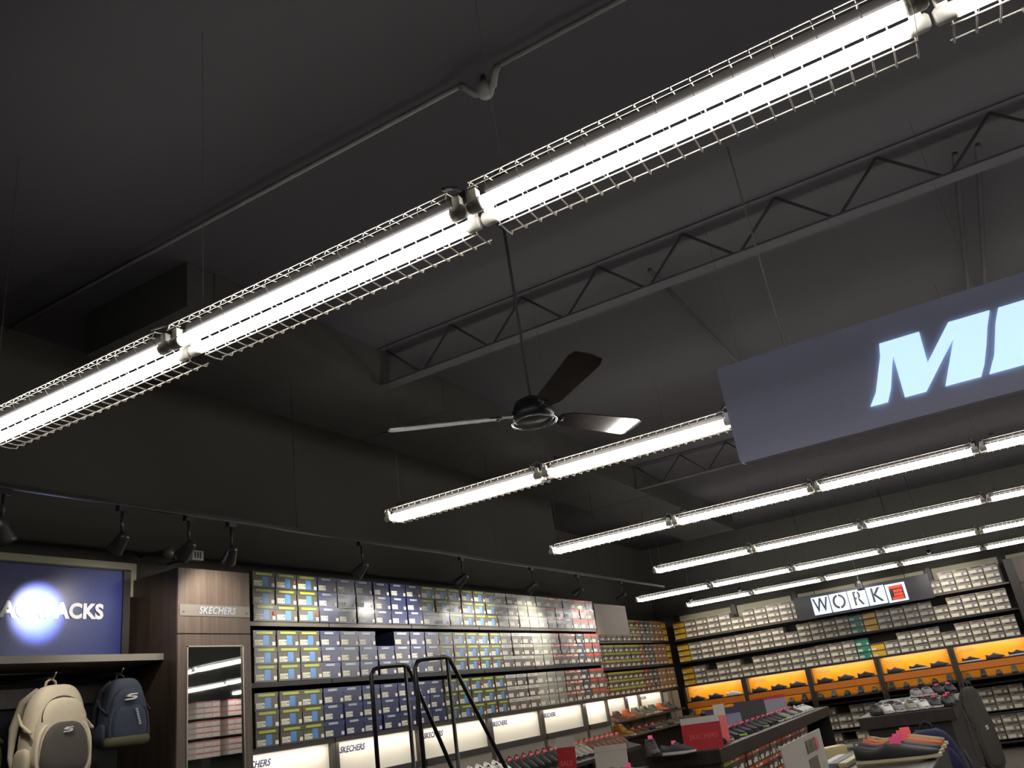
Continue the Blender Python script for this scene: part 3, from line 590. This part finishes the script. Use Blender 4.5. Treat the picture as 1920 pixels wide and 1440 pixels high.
# work sign
ws = thing('lit_sign', 'black hanging sign with backlit white WORK letter tiles and a red tile', 'sign', (0, 0, 0))
MB().box(-2.98, -.75, 15.55, 15.68, 2.375, 2.765, 'work_black').build('sign_panel', ws)
tw = .292
for k, ch in enumerate('WORK'):
    x0 = -2.672+k*.307
    tt = MB().bevbox(x0, x0+tw, 15.53, 15.55, 2.415, 2.715, 'work_tile', .008).build('letter_tile', ws)
    me = text_mesh(ch, .33, 'work_ink', .003, .003, 0, .72 if ch == 'W' else .86); link('lettering', me, tt, (x0+tw/2, 15.527, 2.562))
    if ch in 'OR': MB().box(x0+tw/2-.012, x0+tw/2+.006, 15.522, 15.528, 2.44, 2.69, 'work_tile').build('stencil_bridge', tt)
x0 = -2.672+4*.307
tt = MB().bevbox(x0, x0+tw+.02, 15.53, 15.55, 2.405, 2.705, 'work_tile', .008).build('letter_tile', ws)
m = MB().box(x0+.05, x0+.27, 15.524, 15.53, 2.44, 2.67, 'work_black').build('dark_square', tt)
m = MB()
for z, a, b_ in ((2.625, .055, .265), (2.56, .11, .265), (2.50, .11, .265), (2.445, .075, .265)):
    q = a
    while q < b_-.02: m.box(x0+q, x0+min(q+.032, b_), 15.519, 15.525, z, z+.048+random.uniform(-.008, 0), 'work_red'); q += .036
m.build('red_glyphs', tt)
for x in (-2.6, -1.1): MB().tube([(x, 15.6, 2.765), (x, 15.6, CEIL)], .006, 'track_black', 6).build('suspension_rod', ws)

# ------------------------------------------------------------------ shoes
def shoe_meshes(style, up, sole):
    # toe towards +x, heel at x=0, length .29
    Ln = .29; n = 15; U = MB(); vs = []; fs = []
    def hw(t): return (.036+.012*math.sin(PI*min(1, t*1.15)*.9))*(1 if t < .86 else math.sqrt(max(.02, 1-((t-.86)/.145)**2)))*(1 if t > .08 else .72+.28*math.sqrt(t/.08))
    def top(t):
        if style == 'boot': return .135-.01*abs(t-.15)*3 if t < .34 else (.135-.07*min(1, (t-.34)/.22) if t < .56 else .066-.03*(t-.56)/.44)
        if style == 'loafer': return .070-.02*math.sin(PI*t/.45) if t < .45 else .066-.034*(t-.45)/.55
        return .082-.026*math.sin(PI*min(1, t/.42))**1 if t < .34 else (.066+.022*math.sin(PI*(t-.34)/.3) if t < .52 else .080-.045*(t-.52)/.48)
    oc = .34 if style == 'boot' else (.46 if style == 'loafer' else .36)
    for i in range(n):
        t = i/(n-1); x = .004+t*(Ln-.010); w_ = hw(t); h = max(.022, top(t)); b0 = .020
        open_ = .06 < t < oc
        s_ = .90 if style != 'boot' else (.80 if t < .4 else .9)
        if open_: pr_ = [(-w_, b0), (-w_*1.02, b0+(h-b0)*.5), (-w_*s_*.92, h), (-w_*.55, h-.006), (-w_*.25, h-.035), (w_*.25, h-.035), (w_*.55, h-.006), (w_*s_*.92, h), (w_*1.02, b0+(h-b0)*.5), (w_, b0)]
        else: pr_ = [(-w_, b0), (-w_*1.0, b0+(h-b0)*.5), (-w_*.80, b0+(h-b0)*.82), (-w_*.5, h-.003), (-w_*.2, h), (w_*.2, h), (w_*.5, h-.003), (w_*.80, b0+(h-b0)*.82), (w_*1.0, b0+(h-b0)*.5), (w_, b0)]
        vs += [(x, a, c_) for a, c_ in pr_]
    U.add(vs, [], up)
    k = 10
    for i in range(n-1):
        t = (i+.5)/(n-1)
        for j in range(k-1):
            inner = j in (3, 4, 5) and .06 < t < oc
            U.f.append((i*k+j, (i+1)*k+j, (i+1)*k+j+1, i*k+j+1)); U.m.append(U.mi('shoe_lining') if inner else U.mi(up)); U.sm.append(True)
    U.f.append(tuple(range(k))[::-1]); U.m.append(0); U.sm.append(True); U.f.append(tuple((n-1)*k+j for j in range(k))); U.m.append(0); U.sm.append(True)
    S = MB(); sv = []; N = 28; th = .024 if style != 'loafer' else .018
    for z, g_ in ((0, .92), (.008, 1.04), (th, 1.0)):
        for side in (1, -1):
            rng = range(N//2) if side == 1 else range(N//2-1, -1, -1)
            for i in rng:
                t = i/(N//2-1); sv.append((t*Ln*(1 if z else .985)+.002*(z > 0), side*(hw(t)+.004)*g_, z+(.012*max(0, t-.8)/.2 if z == 0 else 0)))
    S.add(sv, [tuple(range(N))[::-1], tuple(range(2*N, 3*N))]+[(r_*N+i, r_*N+(i+1) % N, (r_+1)*N+(i+1) % N, (r_+1)*N+i) for r_ in range(2) for i in range(N)], sole, False)
    Lc = None
    if style in ('sneaker', 'boot'):
        Lc = MB()
        for q in range(5):
            t = .40+.055*q; x = .004+t*(Ln-.01); h = top(t)+.002; w_ = hw(t); Lc.tube([(x, -w_*.55, h-.006), (x+.004, 0, h+.001), (x, w_*.55, h-.006)], .0028, 'lace', 5)
    return U.mesh('upper'), S.mesh('sole'), (Lc.mesh('laces') if Lc else None)
SM = {}
tagm = {c_: MB().box(-.020, .020, -.022, .022, 0, .0015, c_).mesh('price_tag') for c_ in ('tag_pink', 'tag_magenta', 'sticker_pink', 'sticker_white')}
def shoe(name, style, up, sole, label, loc, rz, group, tagc=None, tilt=0., s=1., cat='shoe'):
    k = (style, up, sole)
    if k not in SM: SM[k] = shoe_meshes(*k)
    r = thing(name, label, cat, loc, rz, group); r.scale = (s, s, s); r.rotation_euler = (0, tilt, rz)
    link('upper', SM[k][0], r); link('sole', SM[k][1], r)
    if SM[k][2]: link('laces', SM[k][2], r)
    if tagc:
        a_ = math.atan2(-loc[1], -loc[0])-rz
        o = link('price_tag', tagm[tagc], r, (.115, 0, .088 if style != 'boot' else .145)); o.rotation_euler = (0, math.radians(50), a_); o.scale = (.85, .85, 1)
        if style == 'loafer': o.location = (.15, 0, .070)
    return r
# upper orange shelf, shoes side on, toes to the right
i = 0
for md in range(5):
    for q, xo in enumerate((.12, .47, .80)):
        i += 1; x = -5.43+1.16*md+xo
        white = (md == 0 and q == 2); wsole = (md, q) in ((3, 1), (4, 0), (4, 2))
        shoe('work_shoe', 'sneaker', 'shoe_white' if white else ('shoe_black' if i % 2 else 'shoe_char'), 'sole_white' if (white or wsole) else 'sole_black',
             '%s work shoe on the upper orange shelf, %s from left' % ('white' if white else ('dark red-tagged' if not wsole else 'dark white-soled'), ORD[i]), (x, 15.93, 1.325), 0, 'work shoes on the upper orange shelf', None if white else 'sticker_pink', 0, .95)
i = 0
for md in range(5):
    for q in range(5 if md else 4):
        i += 1; x = -5.43+1.16*md+.15+.22*q
        if (md == 0 and q in (2, 3)): up, sl, wd = 'shoe_white', 'sole_white', 'white'
        else: up, sl, wd = (('shoe_black', 'sole_black', 'black'), ('shoe_char', 'sole_black', 'charcoal'), ('shoe_olive', 'sole_black', 'olive'))[(i*7) % 3]
        shoe('work_shoe', 'boot' if (i % 2) else 'sneaker', up, sl, '%s work shoe on the lower orange shelf, %s from left' % (wd, ORD[i]), (x, 15.85, 1.08), -PI/2, 'work shoes on the lower orange shelf', None, 0, .9)
# near left wall display shelf
i = 0; y = 6.55
while y < 10.1:
    i += 1; t_ = (y-6.55)
    kinds = [('shoe_taupe', 'sole_gum', 'brown', None), ('shoe_white', 'sole_white', 'white', None)]
    if t_ < .25: up, sl, wd, tg = 'shoe_brown', 'sole_gum', 'brown', None
    elif t_ < .75: up, sl, wd, tg = 'shoe_white', 'sole_white', 'white', None
    elif t_ < 2.0: up, sl, wd, tg = 'shoe_black', 'sole_black', 'black', 'tag_pink'
    elif t_ < 2.6: up, sl, wd, tg = 'shoe_stone', 'sole_white', 'pale grey', 'tag_pink'
    else: up, sl, wd, tg = 'shoe_brown', 'sole_gum', 'brown', 'tag_pink'
    shoe('sneaker', 'sneaker', up, sl, '%s sneaker under the near white panels, %s from camera end' % (wd, ORD[i]), (-4.475, y, 1.142), -.15, 'sneakers under the white panels', tg, .31, .95, 'sneaker')
    y += .145
# far-left boots and shoes
tag(MB().box(-5.5, -5.12, 10.9, 15.0, 1.235, 1.26, 'table_wood').build('boot_shelf'), 'dark shelf carrying the row of boots before the far corner', 'shelf')
BT = [('shoe_taupe', 'sole_gum', 'taupe'), ('shoe_brown', 'sole_gum', 'brown'), ('shoe_rust', 'sole_gum', 'rust'), ('shoe_taupe', 'sole_gum', 'sand'), ('shoe_olive', 'sole_cream', 'olive'), ('shoe_olive', 'sole_cream', 'dark olive'), ('shoe_rust', 'sole_black', 'orange'), ('shoe_char', 'sole_black', 'charcoal')]
for k, (u_, s_, wd) in enumerate(BT):
    shoe('boot', 'boot', u_, s_, '%s boot against the far white panels, %s from the left' % (wd, ORD[k+1]), (-5.42, 12.1+.38*k, 1.26), -.5, 'boots before the far corner', None, 0, 1.05, 'boot')
g2 = thing('display_table', 'dark wood display table in front of the far left wall carrying shoes', 'display table', (-5.12, 12.4, 0))
MB().bevbox(-.30, .42, -2.1, 2.4, 1.055, 1.08, 'table_wood', .006).build('table_top', g2); MB().box(.0, .12, -.60, 2.3, 0, 1.055, 'shelf_black').build('body', g2); MB().box(-.30, .40, -1.80, -1.77, 0, 1.03, 'shelf_black').build('side_panel', g2); MB().box(-.30, .18, -1.77, -.60, .67, .697, 'shelf_black').build('shelf_board', g2)
for k in range(16):
    y = 10.55+.27*k; u_, s_, wd = (('shoe_brown', 'sole_gum', 'brown'), ('shoe_char', 'sole_black', 'charcoal'), ('shoe_olive', 'sole_cream', 'olive'))[k % 3 if k > 5 else 0]
    if k == 4: continue
    shoe('casual_shoe', 'loafer', u_, s_, '%s casual shoe on the far left table, %s from the near end' % (wd, ORD[k+1]), (-5.05, y, 1.08), -.1, 'shoes on the far left table', ('tag_pink', 'tag_magenta')[k % 2] if k < 9 else None, 0, 1.0)
shoe('boot', 'boot', 'shoe_wheat', 'sole_cream', 'bright wheat yellow work boot with cream sole above the lime lidded boxes', (-4.95, 11.35, 1.08), -.35, None, None, 0, 1.25, 'boot')
tag(MB().box(-5.0, -4.98, 10.95, 11.45, 1.09, 1.27, 'beige_board').build('backing_card'), 'grey card standing behind the wheat yellow boot', 'card')

# gondolas ---------------------------------------------------------
def gondola(label, x0, x1, y0, y1, zt, shelves=True, open_side=1):
    r = thing('shoe_gondola', label, 'display gondola', ((x0+x1)/2, (y0+y1)/2, 0)); a = (x1-x0)/2; b_ = (y1-y0)/2
    MB().bevbox(-a-.02, a+.02, -b_-.02, b_+.02, zt-.11, zt, 'table_wood', .008).build('table_top', r)
    if shelves:
        MB().box(-a+.0, a-.36, -b_, b_, 0, zt-.06, 'shelf_black').build('spine', r)
        for z in (zt-.47, zt-.93): MB().box(a-.36, a-.01, -b_+.02, b_-.02, z-.025, z, 'shelf_black').build('shelf_board', r)
        MB().box(a-.36, a, -b_, -b_+.025, 0, zt-.06, 'shelf_black').build('end_panel', r); MB().box(a-.36, a, b_-.025, b_, 0, zt-.06, 'shelf_black').build('end_panel', r)
    else: MB().box(-a+.03, a-.03, -b_+.03, b_-.03, 0, zt-.06, 'shelf_black').build('body', r)
    return r
gondola('long black centre gondola with sneakers on top and rust lidded boxes in its side', -2.80, -2.20, 7.00, 11.9, 1.11)
gondola('black gondola with grey and white sneakers on top, behind the tan loafers', -1.36, -.58, 8.82, 11.2, 1.10, False)
gondola('low black gondola carrying the tan loafers in the right foreground', -.98, -.38, 3.1, 4.46, 1.20, False)
gondola('dark table at the bottom centre with the sale cards', -3.50, -2.72, 5.7, 6.72, 1.06, False)
for k in range(20):
    y = 7.32+.215*k
    lime = k in (0, 2, 4, 8, 12)
    u_, wd = ('shoe_black', 'black') if k < 13 else (('shoe_stone', 'pale grey') if k % 2 else ('shoe_char', 'charcoal'))
    if k > 16: u_, wd = 'shoe_white', 'white'
    shoe('sneaker', 'sneaker', u_, 'sole_lime' if lime else ('sole_white' if k > 10 else 'sole_black'), '%s%s sneaker on centre gondola aisle edge, %s from near end' % (wd, ' lime-soled' if lime else '', ORD[k+1]), (-2.50, y, 1.11), -.5, 'sneakers on the centre gondola', ('tag_magenta' if k % 2 else 'tag_pink') if k < 17 else None, 0, 1.0, 'sneaker')
    if k % 2 and k > 2 and min(abs(y-8.75), abs(y-9.95), abs(y-10.8)) > .28: shoe('sneaker', 'sneaker', 'shoe_black' if k < 15 else 'shoe_grey', 'sole_black', 'black sneaker in centre gondola back row, %s from near end' % ORD[k//2] if k < 15 else 'grey sneaker in centre gondola back row, %s from near end' % ORD[k//2+1], (-2.79, y, 1.11), -.5, 'sneakers on the centre gondola', 'tag_pink' if k % 4 == 1 else None, 0, 1.0, 'sneaker')
shoe('sneaker', 'sneaker', 'shoe_char', 'sole_stone' if 'sole_stone' in MATS else 'sole_white', 'dark sneaker with grey sole and pink tag lying before the large red card', (-2.62, 6.86+.02, 1.11), -.12, None, 'tag_magenta', 0, 1.0, 'sneaker')
shoe('boot', 'boot', 'shoe_char', 'sole_black', 'dark boot standing left of the large red card', (-2.78, 7.02, 1.11), -1.0, None, 'tag_magenta', 0, 1.0, 'boot')
# cards
def card(label, loc, rz, wd, ht, parts, lean=.12, name='price_card', group=None, stand=True):
    r = thing(name, label, 'price card', loc, rz, group)
    T = Matrix.Rotation(-lean, 4, 'X')
    for (a, b_, c_, d_, m_, nm) in parts: MB().box(-wd/2+a*wd, -wd/2+b_*wd, -.002 if nm != 'board' else 0, .004, c_*ht, d_*ht, m_, T).build(nm, r)
    if stand: MB().add([(-.02, .004, .0), (.02, .004, .0), (.02, .09, 0), (-.02, .09, 0), (-.02, .03+ht*.5*math.sin(lean), ht*.6), (.02, .03+ht*.5*math.sin(lean), ht*.6)], [(0,1,2,3),(0,3,4),(1,5,2),(0,4,5,1),(3,2,5,4)], m_ if False else 'card_white').build('easel_foot', r)
    return r
cr = card('large red sale card with white top on the near end of the centre gondola', (-2.33, 7.06, 1.11), .0, .33, .245, [(0, 1, 0, 1, 'card_red', 'board'), (0, 1, .80, 1, 'card_white', 'white_header')])
me = text_mesh('SKECHERS', .050, 'card_red_dark', .0006, 0, .2); o = link('lettering', me, cr, (.01, -.001+.01, .095)); 
card('small pink card with white top just behind the large red sale card', (-2.27, 7.45, 1.11), .0, .10, .31, [(0, 1, 0, 1, 'card_red_dark', 'board'), (0, 1, .70, 1, 'card_white', 'white_header')])
card('lilac grey card with dark blue top among the sneakers of the centre gondola', (-2.62, 8.75, 1.11), FACE_X*.25, .34, .24, [(0, 1, 0, 1, 'card_lilac', 'board'), (0, 1, .74, 1, 'card_navy', 'navy_header')])
card('black card in the middle of the centre gondola', (-2.66, 9.95, 1.11), FACE_X*.25, .34, .24, [(0, 1, 0, 1, 'shoe_char', 'board')])
card('lilac grey card with red top at the far end of the centre gondola', (-2.64, 10.8, 1.11), FACE_X*.25, .40, .24, [(0, 1, 0, 1, 'card_lilac', 'board'), (0, 1, .86, 1, 'card_red', 'red_header')])
c1 = card('red sale card with white top standing on the dark table at the bottom', (-3.15, 6.2, 1.06), -.1, .165, .31, [(0, 1, 0, 1, 'card_red', 'board'), (0, 1, .76, 1, 'card_white', 'white_header')])
me = text_mesh('SALE', .052, 'card_red_dark', .0006, .001, 0); link('lettering', me, c1, (0, .008, .12))
card('blank white card standing on the dark table right of the red sale card', (-2.80, 6.25, 1.06), -.06, .275, .21, [(0, 1, 0, 1, 'card_white', 'board'), (.02, .98, .80, .81, 'grey_strip', 'fold_line')])
shoe('loafer', 'loafer', 'shoe_taupe', 'sole_white', 'taupe loafer in front of the blank white card', (-2.72, 6.05, 1.06), -.3, None, 'tag_magenta', 0, 1.1)
shoe('sneaker', 'sneaker', 'shoe_brown', 'sole_gum', 'small brown sneaker just left of the taupe loafer', (-2.96, 6.0, 1.06), -.2, None, None, 0, .9, 'sneaker')
c2 = card('white card with dark and pink print beside the cream box', (-.77, 3.52, 1.205), FACE_X, .72, .155, [(0, 1, 0, 1, 'card_white', 'board'), (.52, .76, .04, .46, 'card_brown', 'photo_patch')], lean=.0)
me = text_mesh('BOBS', .062, 'ink_grey', .0006, .002, 0); link('lettering', me, c2, (.10, -.0045, .112))
MB().box(.20, .25, -.005, .004, .09, .135, 'sticker_pink').build('pink_mark', c2)
# sneakers on the second gondola
EK = [('shoe_black', 'sole_black', 'black'), ('shoe_white', 'sole_white', 'white'), ('shoe_grey', 'sole_white', 'grey'), ('shoe_stone', 'sole_white', 'stone'), ('shoe_white', 'sole_white', 'white'), ('shoe_black', 'sole_white', 'black'), ('shoe_black', 'sole_black', 'black')]
for k in range(7):
    u_, s_, wd = EK[k]
    shoe('sneaker', 'sneaker', u_, s_, '%s sneaker, front row of gondola behind loafers, %s from left' % (wd, ORD[k+1]), (-1.27+.105*k, 9.12, 1.10), -PI/2+.28, 'sneakers on the second gondola', 'tag_pink' if k > 4 else None, 0, 1.0, 'sneaker')
    u_, s_, wd = EK[(k*3+2) % 7]
    shoe('sneaker', 'sneaker', u_, s_, '%s sneaker, second row of gondola behind loafers, %s from left' % (wd, ORD[k+1]), (-1.27+.105*k, 9.52, 1.10), -PI/2+.28, 'sneakers on the second gondola', 'tag_magenta' if k > 3 else None, 0, 1.0, 'sneaker')
    if k > 2: shoe('sneaker', 'sneaker', 'shoe_grey' if k < 5 else 'shoe_black', 'sole_white' if k < 5 else 'sole_black', '%s sneaker set up on the third row step, %s from the left' % ('grey' if k < 5 else 'black', ORD[k-2]), (-1.27+.105*k, 9.96, 1.17), -PI/2+.28, 'sneakers on the second gondola', 'tag_magenta' if k > 4 else None, 0, 1.0, 'sneaker')
tag(MB().bevbox(-1.32, -.6, 9.62, 10.2, 1.102, 1.168, 'table_wood', .01).build('display_step'), 'dark step raising the third row of sneakers on the second gondola', 'display step')
# foreground loafers
FK = [('shoe_black', 'sole_cream', 'black'), ('shoe_black', 'sole_cream', 'black'), ('shoe_rust', 'sole_cream', 'rust brown'), ('shoe_tan', 'sole_cream', 'tan')]
for k in range(4):
    u_, s_, wd = FK[k]
    shoe('loafer', 'loafer', u_, s_, '%s loafer with pink tag in the right foreground, %s' % (wd, ['nearest to the camera', 'second from the camera', 'just before the tan one', 'farthest of the row'][k]), (-.665, 3.93+.135*k+(.02 if k > 1 else 0), 1.20), -.06, 'loafers in the right foreground', 'tag_magenta' if k < 2 else 'tag_pink', 0, 1.12)
tag(MB().bevbox(-.065, .065, -.03, .03, 0, .05, 'cream', .006).build('cream_box', None, (-.83, 4.34, 1.20), .9), 'small cream box beside the white printed card', 'box')
for k in range(3):
    tag(MB().bevbox(-.17, .17, -.018, .018, 0, .02, ('sole_white', 'shoe_grey', 'sole_cream')[k], .004).build('insole', None, (-.79+.042*k, 4.09-.012*k, 1.20), 1.50), '%s insole lying at a slant beside the cream box' % ('white', 'grey', 'cream')[k], 'insole', 'insoles beside the cream box')
# bags at the right foreground
def bag_stand(x, y, z, label):
    r = thing('bag_stand', label, 'stand', (x, y, 0)); MB().tube([(0, 0, 0), (0, 0, z), (0, -.03, z+.01)], .012, 'shelf_black').build('pole', r); MB().lathe([(.16, 0), (.16, .012), (.02, .03)], 'shelf_black').build('foot', r)
backpack('royal blue backpack hanging right of the tan loafers', (-.50, 5.35, .74), .15, 1.0, 'pack_royal', 'pack_royal', 'pack_royal', 'pack_dark', group='bags at the right foreground')
bag_stand(-.50, 5.58, 1.2, 'black stand behind the royal blue backpack')
backpack('smoky grey backpack hanging on a pole right of the second gondola', (-.27, 6.1, .89), .5, .78, 'pack_smoke', 'pack_smoke', 'pack_smoke', 'pack_smoke', group='bags at the right foreground').scale = (.52, .6, 1.3)
bag_stand(-.27, 6.35, 1.36, 'black stand behind the smoky grey backpack')

# ------------------------------------------------------------------ rolling ladder
ld = thing('rolling_ladder', 'black rolling ladder with looped handrails in front of the shoe boxes', 'ladder', (0, 0, 0))
A = Vector((-3.208, 4.012, 0)); Cc = Vector((-2.913, 4.038, 0)); dv = Vector((.50, .866, 0)).normalized(); RZ = 1.95
for nm, P0, dr, dt, dh in (('handrail', A, .231, .204, .549), ('handrail', Cc, .222, .281, .628)):
    P1 = P0+dv*dr; P2 = P1+dv*dt*2.3; z2 = RZ-dh*2.3
    z0 = .3
    P0z = Vector((P0.x, P0.y, RZ)); pts = [(P0.x, P0.y, .05), (P0.x, P0.y, RZ-.04), tuple(P0+dv*.02+Vector((0, 0, RZ-.008))), tuple(P0+dv*.05+Vector((0, 0, RZ))), tuple(P1-dv*.03+Vector((0, 0, RZ))), tuple(P1+Vector((0, 0, RZ-.015))), tuple(P1+dv*.02+Vector((0, 0, RZ-.055))), (P2.x, P2.y, z2)]
    MB().tube(pts, .0125, 'ladder_black', 8).build(nm, ld)
    Pp = P1-dv*.015; MB().tube([(Pp.x, Pp.y, RZ), (Pp.x+.0, Pp.y, .05)], .0115, 'ladder_black', 8).build('post', ld)
pl0 = A; c_ = MB()
off = Cc-A
for k, (z, t0) in enumerate(((1.25, 0.0), (1.0, .30), (.75, .42), (.5, .54), (.25, .66))):
    p = A+dv*t0; q = p+off; e = dv*(.30 if k == 0 else .15)
    MB().add([tuple(p+Vector((0,0,z))), tuple(q+Vector((0,0,z))), tuple(q+e+Vector((0,0,z))), tuple(p+e+Vector((0,0,z))), tuple(p+Vector((0,0,z-.03))), tuple(q+Vector((0,0,z-.03))), tuple(q+e+Vector((0,0,z-.03))), tuple(p+e+Vector((0,0,z-.03)))],
             [(0,1,2,3),(7,6,5,4),(0,4,5,1),(1,5,6,2),(2,6,7,3),(3,7,4,0)], 'ladder_black').build('step' if k else 'platform', ld)
MB().tube([tuple(A+Vector((0, 0, 1.28))), tuple(Cc+Vector((0, 0, 1.28)))], .011, 'ladder_black').build('cross_rail', ld)
for P in (A, Cc): MB().tube([(P.x-.012, P.y, .04), (P.x+.012, P.y, .04)], .04, 'shelf_black', 14).build('caster', ld)
